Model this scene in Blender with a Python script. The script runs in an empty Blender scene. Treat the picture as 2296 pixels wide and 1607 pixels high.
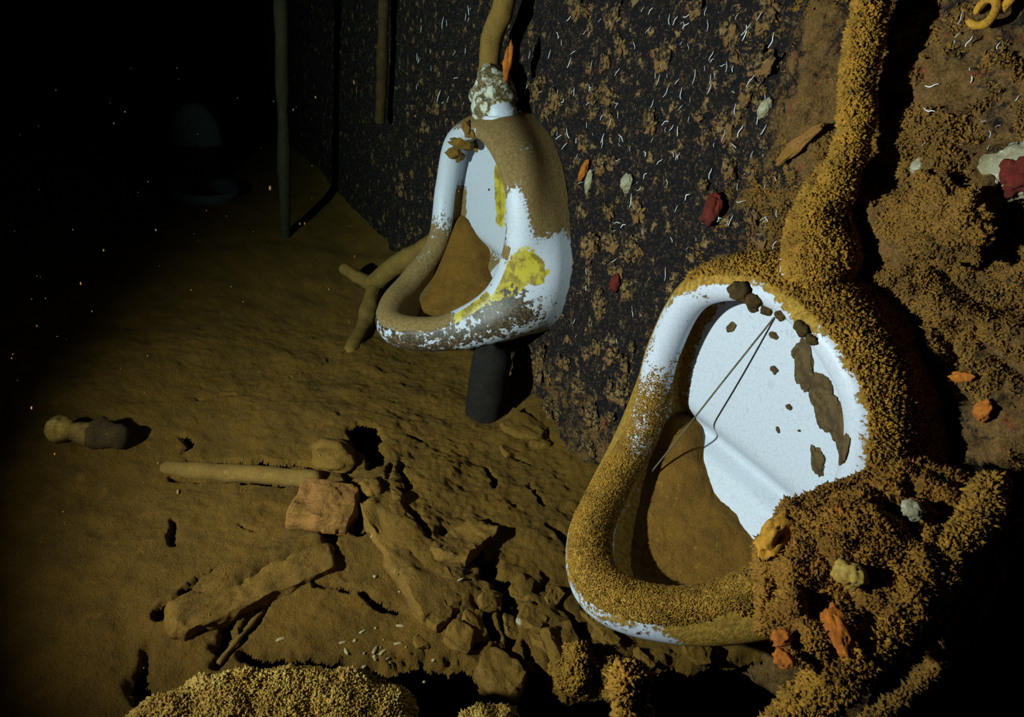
import bpy, bmesh, math, random
import numpy as np
from mathutils import Vector, Matrix
from mathutils.bvhtree import BVHTree

random.seed(7); RNG = np.random.default_rng(7)
SC = bpy.context.scene
COL = SC.collection
PI = math.pi

# ------------------------------------------------------------------ camera
# world: x runs along the wall away from the camera, y out of the wall, z up (metres)
F, PX, PY = 1562.4, 1148.0, 803.5
def _c(p): return np.array([p[0]-PX, -(p[1]-PY), -F])
_Z = -_c((701.2, 3569)); _Z /= np.linalg.norm(_Z)
_X = _c((121.2, -192.8)); _X -= _Z*(_X@_Z); _X /= np.linalg.norm(_X)
RM = np.array([_X, np.cross(_Z, _X), _Z])
CAM = np.array([0, 1.0, 1.15])
cd = bpy.data.cameras.new('camera'); cam = bpy.data.objects.new('camera', cd); COL.objects.link(cam)
cd.sensor_fit = 'HORIZONTAL'; cd.sensor_width = 36; cd.lens = F/2296*36; cd.clip_start = .02; cd.clip_end = 60
cam.matrix_world = Matrix.Translation(CAM) @ Matrix(RM.tolist()).to_4x4()
SC.camera = cam

def at(p, axis, val):
    """the world point seen at a photo pixel, on the plane axis = val"""
    v = RM @ _c(p); t = (val-CAM[axis])/v[axis]
    return CAM + v*t
def raydir(p):
    v = RM @ _c(p); return v/np.linalg.norm(v)

# ------------------------------------------------------------------ water, strobe, exposure
w = bpy.data.worlds.new('water'); SC.world = w; w.use_nodes = True
nt = w.node_tree
nt.nodes['Background'].inputs[0].default_value = (.0008, .0012, .0010, 1)
nt.nodes['Background'].inputs[1].default_value = 1.0
va = nt.nodes.new('ShaderNodeVolumeAbsorption')
va.inputs['Color'].default_value = (.54, .80, .74, 1); va.inputs['Density'].default_value = .29
nt.links.new(va.outputs[0], nt.nodes['World Output'].inputs['Volume'])

LP = np.array([.88, 1.88, .84])
ld = bpy.data.lights.new('dive_strobe', 'SPOT'); ld.energy = 232; ld.spot_size = math.radians(109); ld.spot_blend = .8
ld.shadow_soft_size = .022; ld.color = (1.0, .955, 1.0)
lo = bpy.data.objects.new('dive_strobe', ld); COL.objects.link(lo)
lo.location = LP
AIM = LP+np.array([.22, -.9, .02])
lo.rotation_euler = Vector(AIM-LP).to_track_quat('-Z', 'Y').to_euler()

vs = SC.view_settings
vs.view_transform = 'Standard'; vs.look = 'None'; vs.gamma = 1; vs.use_curve_mapping = False; vs.exposure = 0.0

# ------------------------------------------------------------------ noise
def _hash(ix, iy, iz, s):
    h = (ix.astype(np.int64)*374761393 + iy.astype(np.int64)*668265263 + iz.astype(np.int64)*2147483647 + s*1274126177) & 0xffffffff
    h = ((h ^ (h >> 13))*1274126177) & 0xffffffff
    h = ((h ^ (h >> 16))*2246822519) & 0xffffffff
    return ((h ^ (h >> 15)) & 0xffffff)/float(0xffffff)
def vnoise(P, s=0):
    i = np.floor(P).astype(np.int64); f = P-i; f = f*f*(3-2*f)
    r = 0
    for dx in (0, 1):
        for dy in (0, 1):
            for dz in (0, 1):
                wgt = (f[:, 0] if dx else 1-f[:, 0])*(f[:, 1] if dy else 1-f[:, 1])*(f[:, 2] if dz else 1-f[:, 2])
                r = r + wgt*_hash(i[:, 0]+dx, i[:, 1]+dy, i[:, 2]+dz, s)
    return r*2-1
def fbm(P, scale=1., octv=5, s=0, gain=.5):
    P = np.asarray(P, float)*scale; r = np.zeros(len(P)); a = 1.
    for o in range(octv):
        r += a*vnoise(P*(2.03**o)+17.3*o, s+o); a *= gain
    return r
def ss(a, b, x):
    t = np.clip((x-a)/(b-a), 0, 1); return t*t*(3-2*t)
def pdist(Q, L):
    """distance of 2-D points Q from polyline L"""
    L = np.asarray(L, float); best = np.full(len(Q), 1e9)
    for a, b in zip(L[:-1], L[1:]):
        d = b-a; t = np.clip(((Q-a)@d)/max(d@d, 1e-12), 0, 1)
        best = np.minimum(best, np.linalg.norm(Q-a-t[:, None]*d, axis=1))
    return best
def inpoly(Q, L):
    L = np.asarray(L, float); c = np.zeros(len(Q), bool); n = len(L)
    for i in range(n):
        a, b = L[i], L[(i+1) % n]
        m = (a[1] > Q[:, 1]) != (b[1] > Q[:, 1])
        with np.errstate(divide='ignore', invalid='ignore'):
            xx = (b[0]-a[0])*(Q[:, 1]-a[1])/(b[1]-a[1])+a[0]
        c ^= m & (Q[:, 0] < xx)
    return c
def sdpoly(Q, L):
    L = np.asarray(L, float)
    d = pdist(Q, np.vstack([L, L[:1]])); return np.where(inpoly(Q, L), d, -d)

# ------------------------------------------------------------------ materials
class Mat:
    def __init__(s, name):
        s.m = bpy.data.materials.new(name); s.m.use_nodes = True; s.t = s.m.node_tree
        s.b = s.t.nodes['Principled BSDF']; s.b.inputs['Roughness'].default_value = .85
        s.b.inputs['Specular IOR Level'].default_value = .2
        s.tc = s.n('ShaderNodeTexCoord'); s.obj = s.tc.outputs['Object']
    def n(s, t, **k):
        q = s.t.nodes.new(t)
        for a, b in k.items(): setattr(q, a, b)
        return q
    def l(s, a, b): s.t.links.new(a, b)
    def noise(s, scale, detail=6, rough=.6, off=None):
        q = s.n('ShaderNodeTexNoise'); q.inputs['Scale'].default_value = scale
        q.inputs['Detail'].default_value = detail; q.inputs['Roughness'].default_value = rough
        v = s.obj
        if off:
            m = s.n('ShaderNodeVectorMath', operation='ADD'); s.l(v, m.inputs[0]); m.inputs[1].default_value = off; v = m.outputs[0]
        s.l(v, q.inputs['Vector']); return q.outputs['Fac']
    def math(s, op, a, b=None, c=None, clamp=False):
        q = s.n('ShaderNodeMath', operation=op); q.use_clamp = clamp
        for i, v in enumerate((a, b, c)):
            if v is None: continue
            if isinstance(v, (int, float)): q.inputs[i].default_value = v
            else: s.l(v, q.inputs[i])
        return q.outputs[0]
    def step(s, v, a, b, lo=0., hi=1.):
        q = s.n('ShaderNodeMapRange', interpolation_type='SMOOTHSTEP')
        s.l(v, q.inputs['Value']); q.inputs['From Min'].default_value = a; q.inputs['From Max'].default_value = b
        q.inputs['To Min'].default_value = lo; q.inputs['To Max'].default_value = hi
        return q.outputs[0]
    def mix(s, f, a, b):
        q = s.n('ShaderNodeMix', data_type='RGBA')
        for i, v in ((0, f), (6, a), (7, b)):
            if isinstance(v, (int, float)): q.inputs[i].default_value = v
            elif isinstance(v, tuple): q.inputs[i].default_value = (*v, 1)
            else: s.l(v, q.inputs[i])
        return q.outputs[2]
    def attr(s, name):
        q = s.n('ShaderNodeAttribute'); q.attribute_name = name; return q.outputs['Fac']
    def col(s, v):
        if isinstance(v, tuple): s.b.inputs['Base Color'].default_value = (*v, 1)
        else: s.l(v, s.b.inputs['Base Color'])
    def bump(s, h, strength=.5, dist=.004):
        q = s.n('ShaderNodeBump'); q.inputs['Strength'].default_value = strength; q.inputs['Distance'].default_value = dist
        s.l(h, q.inputs['Height']); s.l(q.outputs[0], s.b.inputs['Normal'])

SILT = (.27, .135, .024); SILT2 = (.17, .082, .014); OLIVE = (.16, .10, .024)
def mottled(name, a, b, c, sc=14, fine=160, bump=.6, dist=.004, grain=.6):
    m = Mat(name)
    k = m.mix(m.step(m.noise(sc, 5), .35, .65), a, b)
    k = m.mix(m.step(m.noise(sc*2.3, 6, .7, (3, 5, 1)), .56, .68), k, c)
    k = m.mix(m.step(m.noise(fine, 3, .7), .56, .74), k, tuple(x*.25 for x in b))
    k = m.mix(m.step(m.noise(fine*1.7, 4, .8, (6, 2, 9)), .50, .70, 0, grain), k, tuple(x*y for x, y in zip(a, (1.9, 1.45, 1.3))))
    m.col(k); m.bump(m.noise(fine, 5, .7), bump, dist); return m.m
M_silt = mottled('silt', (.205, .104, .012), (.14, .076, .010), (.25, .118, .016), 9, 230, 1., .008, .8)
M_siltfill = mottled('settled_silt', (.20, .095, .011), (.14, .068, .009), (.24, .12, .018), 22, 240, .9, .005)
M_growth = mottled('brown_growth', (.30, .155, .022), (.18, .09, .014), (.36, .19, .03), 26, 260, .8, .004)
M_growthred = mottled('rusty_growth', (.31, .15, .019), (.18, .085, .012), (.38, .13, .018), 16, 260, .8, .004)
M_fuzz = mottled('hydroid_fuzz', (.30, .155, .018), (.17, .088, .011), (.36, .18, .022), 24, 60, .1, .002)
M_fuzzpale = mottled('pale_fuzz', (.36, .24, .05), (.24, .14, .024), (.42, .31, .09), 16, 60, .1, .002)
M_wturf = mottled('wall_turf', (.20, .100, .016), (.11, .056, .010), (.26, .13, .02), 12, 60, .1, .002)
M_rock = mottled('silted_rock', (.20, .105, .014), (.15, .08, .013), (.24, .13, .03), 20, 220, .8, .005)
M_brick = mottled('reddish_block', (.27, .12, .028), (.22, .11, .02), (.32, .14, .05), 22, 220, .8, .005)
M_pale = mottled('pale_shell', (.30, .28, .18), (.20, .17, .09), (.45, .43, .32), 40, 300, .6, .002)
M_chip = mottled('pale_chip', (.34, .28, .13), (.26, .2, .08), (.42, .36, .2), 60, 300, .4, .001)
M_white = mottled('white_tube', (.75, .78, .8), (.6, .62, .62), (.8, .8, .8), 60, 400, .3, .001)
M_orange = mottled('orange_sponge', (.40, .12, .012), (.27, .075, .010), (.45, .17, .02), 50, 300, .6, .002)
M_red = mottled('red_sponge', (.13, .014, .008), (.06, .010, .006), (.18, .04, .012), 50, 300, .6, .002)
M_amber = mottled('amber_sponge', (.50, .25, .025), (.34, .16, .016), (.55, .30, .04), 50, 300, .8, .003)
M_rust = mottled('dark_rust', (.06, .034, .008), (.035, .020, .006), (.11, .06, .012), 30, 240, .8, .003)
M_scab = mottled('dark_scab', (.055, .033, .014), (.11, .07, .025), (.16, .12, .05), 60, 260, .8, .002)
M_black = mottled('black_iron', (.016, .012, .009), (.009, .008, .006), (.03, .02, .012), 30, 240, .8, .003)
M_wire = mottled('wire', (.12, .10, .06), (.09, .07, .04), (.16, .12, .07), 40, 200, .2, .001)
M_pipe = mottled('silted_pipe', (.20, .115, .022), (.15, .085, .018), (.24, .15, .04), 20, 240, .7, .003)
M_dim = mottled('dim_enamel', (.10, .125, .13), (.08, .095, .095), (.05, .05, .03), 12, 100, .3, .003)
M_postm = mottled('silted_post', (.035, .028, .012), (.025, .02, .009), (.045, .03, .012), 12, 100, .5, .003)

# encrusted steel wall: black paint, brown growth where the 'growth' attribute is high
mw = Mat('encrusted_steel')
g = mw.attr('growth')
n1 = mw.noise(20, 9, .70); n2 = mw.noise(95, 5, .72, (1, 2, 3)); n3 = mw.noise(9, 4, .6, (7, 1, 0))
cov = mw.math('ADD', mw.math('ADD', mw.math('MULTIPLY', n1, .8), mw.math('MULTIPLY', n2, .42)), mw.math('MULTIPLY', g, .27))
cov = mw.step(cov, .70, .84)
brown = mw.mix(mw.step(n3, .35, .65), (.23, .115, .03), (.16, .085, .022))
brown = mw.mix(mw.step(mw.noise(34, 4, .6, (9, 9, 9)), .60, .70), brown, (.28, .055, .02))
brown = mw.mix(mw.step(mw.noise(300, 3, .6), .35, .65, 0, .6), brown, (.05, .026, .008))
base = mw.mix(mw.step(mw.noise(60, 5, .7, (4, 4, 4)), .5, .72), (.005, .004, .005), (.022, .013, .010))
base = mw.mix(mw.step(mw.noise(120, 8, .82, (3, 4, 8)), .54, .61), base, (.12, .062, .026))
base = mw.mix(mw.step(mw.noise(27, 9, .80, (8, 4, 1)), .565, .61), base, (.27, .155, .055))
base = mw.mix(mw.step(mw.noise(200, 2, .5, (2, 7, 4)), .71, .76), base, (.30, .28, .26))
mw.col(mw.mix(cov, base, brown)); mw.bump(mw.math('ADD', n2, mw.noise(260, 4, .7)), .8, .005)
M_wall = mw.m

ml = Mat('ragged_growth'); q = ml.noise(75, 8, .78)
k_ = ml.mix(ml.step(ml.noise(14, 4, .6), .4, .6), (.30, .175, .06), (.22, .11, .035)); k_ = ml.mix(ml.step(ml.noise(20, 3, .6, (4, 1, 7)), .58, .68), k_, (.20, .06, .03))
ml.col(ml.mix(ml.step(q, .44, .56), (.010, .008, .007), k_)); ml.bump(q, .9, .006); M_lump = ml.m

# glazed porcelain with attribute-driven silt film and painted bowl shade, yellow stain and dark flakes
def porcelain(name, dirtcol, dirtcol2):
    m = Mat(name)
    nA = m.noise(30, 7, .68); nB = m.noise(120, 5, .7, (1, 8, 2)); nC = m.noise(52, 6, .66, (5, 2, 8))
    wv = m.n('ShaderNodeTexVoronoi', feature='DISTANCE_TO_EDGE'); wv.inputs['Scale'].default_value = 95; m.l(m.obj, wv.inputs['Vector'])
    k = m.mix(m.step(wv.outputs['Distance'], .0, .05, .36, 0.), (.50, .52, .58), (.23, .23, .22))
    k = m.mix(m.step(m.noise(9, 4), .5, .7, 0, .35), k, (.50, .56, .63))
    k = m.mix(m.step(nB, .665, .72), k, (.26, .17, .06))
    y = m.math('ADD', m.attr('stain'), m.math('MULTIPLY', m.math('SUBTRACT', nC, .5), 1.6))
    ycol = m.mix(m.step(nA, .42, .6), (.50, .40, .025), (.24, .15, .018))
    k = m.mix(m.step(y, .5, .64), k, ycol)
    f = m.math('ADD', m.attr('flake'), m.math('MULTIPLY', m.math('SUBTRACT', nC, .5), 2.6))
    k = m.mix(m.step(f, .62, .70), k, m.mix(m.step(nB, .45, .6), (.035, .022, .016), (.13, .085, .03)))
    d = m.math('ADD', m.attr('dirt_shade'), m.math('ADD', m.math('MULTIPLY', m.math('SUBTRACT', nA, .5), 1.25), m.math('MULTIPLY', m.math('SUBTRACT', nB, .5), 1.7)))
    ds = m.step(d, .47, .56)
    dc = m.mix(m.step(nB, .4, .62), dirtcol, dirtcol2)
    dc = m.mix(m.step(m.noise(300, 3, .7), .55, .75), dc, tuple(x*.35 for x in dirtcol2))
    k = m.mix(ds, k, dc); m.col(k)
    m.l(m.step(ds, 0, 1, .5, .9), m.b.inputs['Roughness'])
    m.l(m.step(ds, 0, 1, .5, .1), m.b.inputs['Specular IOR Level'])
    m.bump(m.math('ADD', m.math('MULTIPLY', ds, .6), m.math('MULTIPLY', m.math('MULTIPLY', ds, m.noise(260, 4, .7)), 1.2)), .6, .003)
    return m.m
M_porcN = porcelain('silted_porcelain', (.42, .24, .040), (.22, .12, .022))
M_porcF = porcelain('stained_porcelain', (.25, .165, .065), (.19, .115, .04))

# ------------------------------------------------------------------ object helpers
def link(name, me, mat, parent=None, loc=None):
    o = bpy.data.objects.new(name, me); COL.objects.link(o)
    if mat is not None and not me.materials: me.materials.append(mat)
    if parent is not None: o.parent = parent
    if loc is not None: o.location = loc
    return o
def tag(o, label, cat, group=None, kind=None):
    o['label'] = label; o['category'] = cat
    if group: o['group'] = group
    if kind: o['kind'] = kind
    return o
def thing(name, label, cat, loc, group=None):
    o = bpy.data.objects.new(name, None); COL.objects.link(o); o.location = loc; o.empty_display_size = .05
    return tag(o, label, cat, group)
def mesh(name, V, Fc, smooth=True, attrs=None):
    me = bpy.data.meshes.new(name); me.from_pydata(np.asarray(V).tolist(), [], [list(map(int, f)) for f in Fc] if not isinstance(Fc, list) else Fc)
    if smooth: me.polygons.foreach_set('use_smooth', [True]*len(me.polygons))
    if attrs:
        for k, v in attrs.items():
            a = me.attributes.new(k, 'FLOAT', 'POINT'); a.data.foreach_set('value', np.asarray(v, np.float32))
    me.update(); return me
def gridfaces(nu, nv, cu=False, cv=False):
    f = []
    for i in range(nu if cu else nu-1):
        for j in range(nv if cv else nv-1):
            a = i*nv+j; b = ((i+1) % nu)*nv+j; c = ((i+1) % nu)*nv+(j+1) % nv; d = i*nv+(j+1) % nv
            f.append((a, b, c, d))
    return f
def catmull(P, n, closed=False):
    P = np.asarray(P, float); m = len(P); out = []
    rg = range(m) if closed else range(m-1)
    for i in rg:
        if closed: a, b, c, d = P[i-1], P[i], P[(i+1) % m], P[(i+2) % m]
        else: a, b, c, d = P[max(i-1, 0)], P[i], P[i+1], P[min(i+2, m-1)]
        for t in np.linspace(0, 1, n, endpoint=False):
            out.append(.5*(2*b+(c-a)*t+(2*a-5*b+4*c-d)*t*t+(3*b-a-3*c+d)*t**3))
    if not closed: out.append(P[-1])
    return np.array(out)
def tube(name, P, R, seg=16, rough=0., rs=40, seed=0, sub=8, squash=1.):
    """a tapering tube along control points P with radii R, both ends rounded; roughness displaces it"""
    P = np.asarray(P, float); R = np.broadcast_to(np.asarray(R, float), (len(P),))
    Q = catmull(np.column_stack([P, R]), sub); P, R = Q[:, :3], Q[:, 3]
    T = np.gradient(P, axis=0); T /= np.linalg.norm(T, axis=1)[:, None]+1e-9
    u = np.cross(T[0], [0, 0, 1.]);
    if np.linalg.norm(u) < .2: u = np.cross(T[0], [1., 0, 0])
    V = []; caps = []
    rows = []
    for k in (0.05, .5, .85): rows.append((0, -math.sqrt(1-k*k)*.8, k))
    rows += [(i, 0, 1.) for i in range(len(P))]
    for k in (.85, .5, .05): rows.append((len(P)-1, math.sqrt(1-k*k)*.8, k))
    for i, off, k in rows:
        t = T[i]; u = u-t*(u@t); u /= np.linalg.norm(u); v = np.cross(t, u)
        for a in np.linspace(0, 2*PI, seg, endpoint=False):
            V.append(P[i]+t*off*R[i]+(u*math.cos(a)+v*math.sin(a)*squash)*R[i]*k)
    V = np.array(V); ctr = np.repeat(np.array([P[i]+T[i]*off*R[i] for i, off, k in rows]), seg, axis=0)
    if rough:
        d = V-ctr; d /= np.linalg.norm(d, axis=1)[:, None]+1e-9
        V = V+d*(fbm(V, rs, 4, seed)*rough)[:, None]
    f = gridfaces(len(rows), seg, False, True)
    f = [(a, d, c, b) for a, b, c, d in f]
    f.append(list(range(seg))[::1]); f.append([len(V)-1-i for i in range(seg)])
    return mesh(name, V, f)
def blob(name, size, seed=0, rough=.25, freq=2.2, sub=4, octv=4, power=1.):
    bm = bmesh.new(); bmesh.ops.create_icosphere(bm, subdivisions=sub, radius=1)
    me = bpy.data.meshes.new(name); bm.to_mesh(me); bm.free()
    V = np.empty(len(me.vertices)*3); me.vertices.foreach_get('co', V); V = V.reshape(-1, 3)
    if power != 1.: V = np.sign(V)*np.abs(V)**power
    n = V/np.linalg.norm(V, axis=1)[:, None]
    V = V+n*(fbm(n+seed*3.7, freq, octv, seed)*rough)[:, None]
    V = V*np.asarray(size)
    me.vertices.foreach_set('co', V.ravel()); me.polygons.foreach_set('use_smooth', [True]*len(me.polygons)); me.update()
    return me
def slab(name, size, seed, amp, freq, cuts=46, rnd=.35):
    '''a broken lump with worn corners: a fine box pulled towards a ball and roughened evenly'''
    bm = bmesh.new(); bmesh.ops.create_cube(bm, size=2); bmesh.ops.subdivide_edges(bm, edges=bm.edges[:], cuts=cuts, use_grid_fill=True)
    me = bpy.data.meshes.new(name); bm.to_mesh(me); bm.free(); V = np.empty(len(me.vertices)*3); me.vertices.foreach_get('co', V); V = V.reshape(-1, 3)
    n = V/np.linalg.norm(V, axis=1)[:, None]; V = V*(1-rnd)+n*rnd*1.15; S_ = np.asarray(size); V = V*S_
    W = V+seed*1.7
    V = V+np.column_stack([fbm(W, freq, 5, seed), fbm(W, freq, 5, seed+9), fbm(W, freq, 5, seed+3)])*amp
    me.vertices.foreach_set('co', V.ravel()); me.polygons.foreach_set('use_smooth', [True]*len(me.polygons)); me.update(); return me
def verts(me):
    V = np.empty(len(me.vertices)*3); me.vertices.foreach_get('co', V); return V.reshape(-1, 3)
def bvh(me):
    V = verts(me); return BVHTree.FromPolygons(V.tolist(), [list(p.vertices) for p in me.polygons])
def sample(me, n, seed, flt=None):
    """random points and normals on a mesh"""
    me.calc_loop_triangles(); V = verts(me)
    T = np.empty(len(me.loop_triangles)*3, np.int32); me.loop_triangles.foreach_get('vertices', T); T = T.reshape(-1, 3)
    A, B, C_ = V[T[:, 0]], V[T[:, 1]], V[T[:, 2]]; N = np.cross(B-A, C_-A); ar = np.linalg.norm(N, axis=1)
    r = np.random.default_rng(seed); ok = ar > 1e-12; p = np.where(ok, ar, 0)
    if flt is not None: p = p*flt((A+B+C_)/3, N/(ar[:, None]+1e-12))
    p = p/p.sum(); i = r.choice(len(T), n, p=p); u, v = r.random(n), r.random(n); s = u+v > 1; u[s], v[s] = 1-u[s], 1-v[s]
    return A[i]+(B[i]-A[i])*u[:, None]+(C_[i]-A[i])*v[:, None], N[i]/(ar[i][:, None]+1e-12)
def fuzz(name, P, N, size, mat, parent, blades=4, seed=0, label=None, width=.30):
    """ragged turf: every point grows a small tuft of bent three-sided blades"""
    r = np.random.default_rng(seed+99); n = len(P)*blades
    P = np.repeat(P, blades, axis=0); N = np.repeat(N, blades, axis=0)
    D = N*.8+r.normal(0, .8, (n, 3)); D /= np.linalg.norm(D, axis=1)[:, None]
    L = size*(.3+r.random(n)[:, None]**2*1.3); S = np.cross(D, r.normal(0, 1, (n, 3))); S /= np.linalg.norm(S, axis=1)[:, None]+1e-9
    S2 = np.cross(D, S); W = L*width*r.uniform(.7, 1.5, (n, 1)); bend = r.normal(0, .3, (n, 3))*L
    base = P-N*size*.15
    a, b, c = base+S*W, base-S*W*.5+S2*W*.87, base-S*W*.5-S2*W*.87
    mid = base+D*L*.55+bend*.4; m1, m2, m3 = mid+S*W*1.15, mid-S*W*.55+S2*W, mid-S*W*.55-S2*W; tip = base+D*L+bend
    V = np.stack([a, b, c, m1, m2, m3, tip], 1).reshape(-1, 3)
    o = (np.arange(n)*7)[:, None]
    Q = [(0, 1, 4, 3), (1, 2, 5, 4), (2, 0, 3, 5)]; T = [(3, 4, 6), (4, 5, 6), (5, 3, 6)]
    me = bpy.data.meshes.new(name)
    li = []; ls = []; k = 0
    q = np.concatenate([(o+np.array(x)) for x in Q], 1); t = np.concatenate([(o+np.array(x)) for x in T], 1)
    idx = np.concatenate([q, t], 1).ravel(); tot = np.tile([4, 4, 4, 3, 3, 3], n); st = np.concatenate([[0], np.cumsum(tot)[:-1]])
    me.vertices.add(len(V)); me.vertices.foreach_set('co', V.ravel())
    me.loops.add(len(idx)); me.loops.foreach_set('vertex_index', idx.astype(np.int32))
    me.polygons.add(len(tot)); me.polygons.foreach_set('loop_start', st.astype(np.int32)); me.polygons.foreach_set('loop_total', tot.astype(np.int32))
    me.update(calc_edges=True)
    ob = link(name, me, mat, parent); ob['kind'] = 'stuff'
    if label: ob['label'] = label
    return ob

# ------------------------------------------------------------------ the silted floor
def FP(*pts, z=0.): return [at(p, 2, z)[:2] for p in pts]
def spaced(a, b, lo, hi, fine, grow):
    """coordinates that are 'fine' apart inside [lo,hi] and spread out beyond"""
    c = list(np.arange(lo, hi, fine)); s = fine
    while c[-1] < b: s *= grow; c.append(c[-1]+s)
    s = fine; d = [lo]
    while d[-1] > a: s *= grow; d.append(d[-1]-s)
    return np.array(d[:0:-1]+c)
CRACKS = [  # photo polyline, half-width m, depth m
    ([(425, 1030), (560, 1040), (650, 1050), (760, 1060), (790, 1075)], .007, .04),
    ([(385, 1066), (480, 1076), (560, 1083), (640, 1090), (695, 1094)], .005, .025),
    ([(780, 1080), (785, 1120), (800, 1160), (795, 1205)], .009, .07),
    ([(745, 1215), (820, 1212)], .008, .04),
    ([(745, 1225), (735, 1265), (700, 1300), (640, 1330), (600, 1370), (570, 1400)], .009, .055),
    ([(355, 1400), (420, 1350), (490, 1300), (560, 1268)], .010, .06),
    ([(475, 1390), (515, 1420), (505, 1470)], .011, .06),
    ([(590, 1385), (545, 1440), (490, 1500)], .008, .05),
    ([(720, 1330), (800, 1345), (870, 1365), (905, 1378)], .006, .035),
    ([(990, 1215), (1040, 1250), (1080, 1290), (1130, 1330), (1150, 1380), (1140, 1440), (1110, 1490)], .011, .08),
    ([(905, 1060), (900, 1080), (912, 1120), (895, 1130)], .007, .05),
    ([(845, 1110), (865, 1095), (875, 1072)], .005, .03),
    ([(1095, 1070), (1112, 1110)], .007, .04),
    ([(1185, 1110), (1215, 1150)], .005, .03),
    ([(1130, 1030), (1180, 1062)], .004, .02), ([(915, 993), (965, 1000)], .004, .02),
    ([(1235, 1212), (1270, 1250)], .008, .045),
    ([(1215, 1310), (1235, 1320), (1200, 1350)], .005, .035),
    ([(1170, 1360), (1195, 1372)], .005, .03),
    ([(780, 790), (700, 828), (615, 860), (540, 885), (450, 900)], .006, .012),
    ([(385, 1170), (398, 1225)], .005, .03), ([(540, 1190), (590, 1205)], .003, .015),
    ([(770, 1500), (700, 1490), (640, 1500), (560, 1480)], .008, .05),
    ([(330, 1480), (315, 1540), (325, 1570)], .014, .09),
    ([(1020, 1370), (1010, 1430), (1060, 1450)], .006, .04), ([(1085, 1385), (1100, 1430)], .007, .045),
    ([(1290, 1430), (1330, 1480), (1400, 1490)], .012, .08), ([(1180, 1450), (1190, 1475)], .008, .05),
    ([(1250, 1380), (1300, 1420), (1330, 1440)], .006, .04),
]
HOLES = [([(775, 985), (800, 968), (835, 970), (862, 1000), (850, 1010), (862, 1050), (855, 1070), (825, 1073), (812, 1030)], .15),
         ([(905, 1172), (940, 1175), (948, 1200), (960, 1245), (945, 1230), (920, 1195)], .10),
         ([(1068, 1270), (1100, 1270), (1112, 1300), (1125, 1340), (1140, 1400), (1145, 1440), (1120, 1400), (1105, 1335), (1075, 1330)], .13),
         ([(404, 975), (428, 978), (426, 1000), (414, 1008)], .04),
         ([(1055, 1385), (1090, 1390), (1110, 1440), (1085, 1420)], .06),
         ([(1100, 1480), (1130, 1470), (1125, 1490)], .06)]
PIT = [(770, 1495), (850, 1503), (930, 1480), (1000, 1500), (1090, 1530), (1180, 1520), (1170, 1490), (1240, 1510), (1300, 1560), (1400, 1540), (1500, 1500), (1600, 1500), (1760, 1480),
       (1960, 1500), (2296, 1400), (2700, 1800), (1600, 1900), (700, 1900), (760, 1600)]
RIDGES = [([(850, 1110), (900, 1200), (960, 1300), (1010, 1370)], .045, .022), ([(420, 1370), (560, 1300), (700, 1250)], .035, .03),
          ([(1230, 930), (1200, 960), (1130, 1000)], .04, .02), ([(1160, 1180), (1290, 1300)], .06, .012),
          ([(960, 900), (1060, 930)], .08, .01)]
def floor_h(Q):
    P3 = np.column_stack([Q, np.zeros(len(Q))])
    wob = np.column_stack([fbm(P3, 26, 5, 31, .62), fbm(P3, 26, 5, 47, .62)])*.008
    near = ss(3.0, 1.8, Q[:, 0])
    # silt heaps up against the wall
    h = .075*np.exp(-np.clip(Q[:, 1]+.05, 0, 9)/.13)
    h += .026*fbm(P3, 2.1, 3, 5)*near + .006*fbm(P3, 9, 3, 9) + .0012*fbm(P3, 60, 4, 3)*(.3+.7*near)
    # rubble grows rougher towards the urinals' feet
    h += .004*fbm(P3, 18, 5, 61, .62)*near
    rub = ss(.75, .35, Q[:, 1])*ss(2.0, 1.2, Q[:, 0])+.35*ss(1.25, .9, Q[:, 0])
    h += np.clip(rub, 0, 1)*(.006*fbm(P3, 13, 5, 77, .60)+.002*fbm(P3, 75, 3, 78))
    W = Q+wob
    for pl, wd, hh in RIDGES:
        h += hh*np.exp(-(pdist(W, FP(*pl))/wd)**2)
    for pl, wd, dp in CRACKS:
        d = pdist(W, FP(*pl)); wv = wd*(1.0+.55*vnoise(P3*35, 4)); h -= np.minimum(.6*dp, .02)*ss(1.9, .7, d/np.maximum(wv, .003))
    for pl, dp in HOLES:
        h -= .012*ss(-.010, .004, sdpoly(W, FP(*pl)))
    h -= .03*ss(-.02, .01, sdpoly(Q+wob*1.8, FP(*PIT)))
    return h
def floor_gone(Q):
    '''where the silt crust has fallen through into the black void below'''
    P3 = np.column_stack([Q, np.zeros(len(Q))]); wob = np.column_stack([fbm(P3, 26, 5, 31, .62), fbm(P3, 26, 5, 47, .62)])*.008
    g_ = sdpoly(Q+wob*1.8, FP(*PIT)) > .006
    for pl, dp in HOLES: g_ |= sdpoly(Q+wob, FP(*pl)) > 0
    for pl, wd, dp in CRACKS:
        if dp < .018: continue
        wv = wd*(1.0+.75*vnoise(P3*35, 4)); g_ |= pdist(Q+wob, FP(*pl)) < np.maximum(wv, .001)*.95
    return g_
xs = spaced(-.6, 9.5, .35, 2.05, .0036, 1.035); ys = spaced(-.14, 4.5, -.1, 1.15, .0036, 1.05)
GX, GY = np.meshgrid(xs, ys, indexing='ij'); Q = np.column_stack([GX.ravel(), GY.ravel()])
H = floor_h(Q)
gone = floor_gone(Q)
fl = link('floor', mesh('floor', np.column_stack([Q, H]), [f_ for f_ in gridfaces(len(xs), len(ys)) if gone[list(f_)].sum() < 3]), M_silt)
fl['kind'] = 'structure'
def fz(x, y): return float(floor_h(np.array([[x, y]]))[0])
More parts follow.
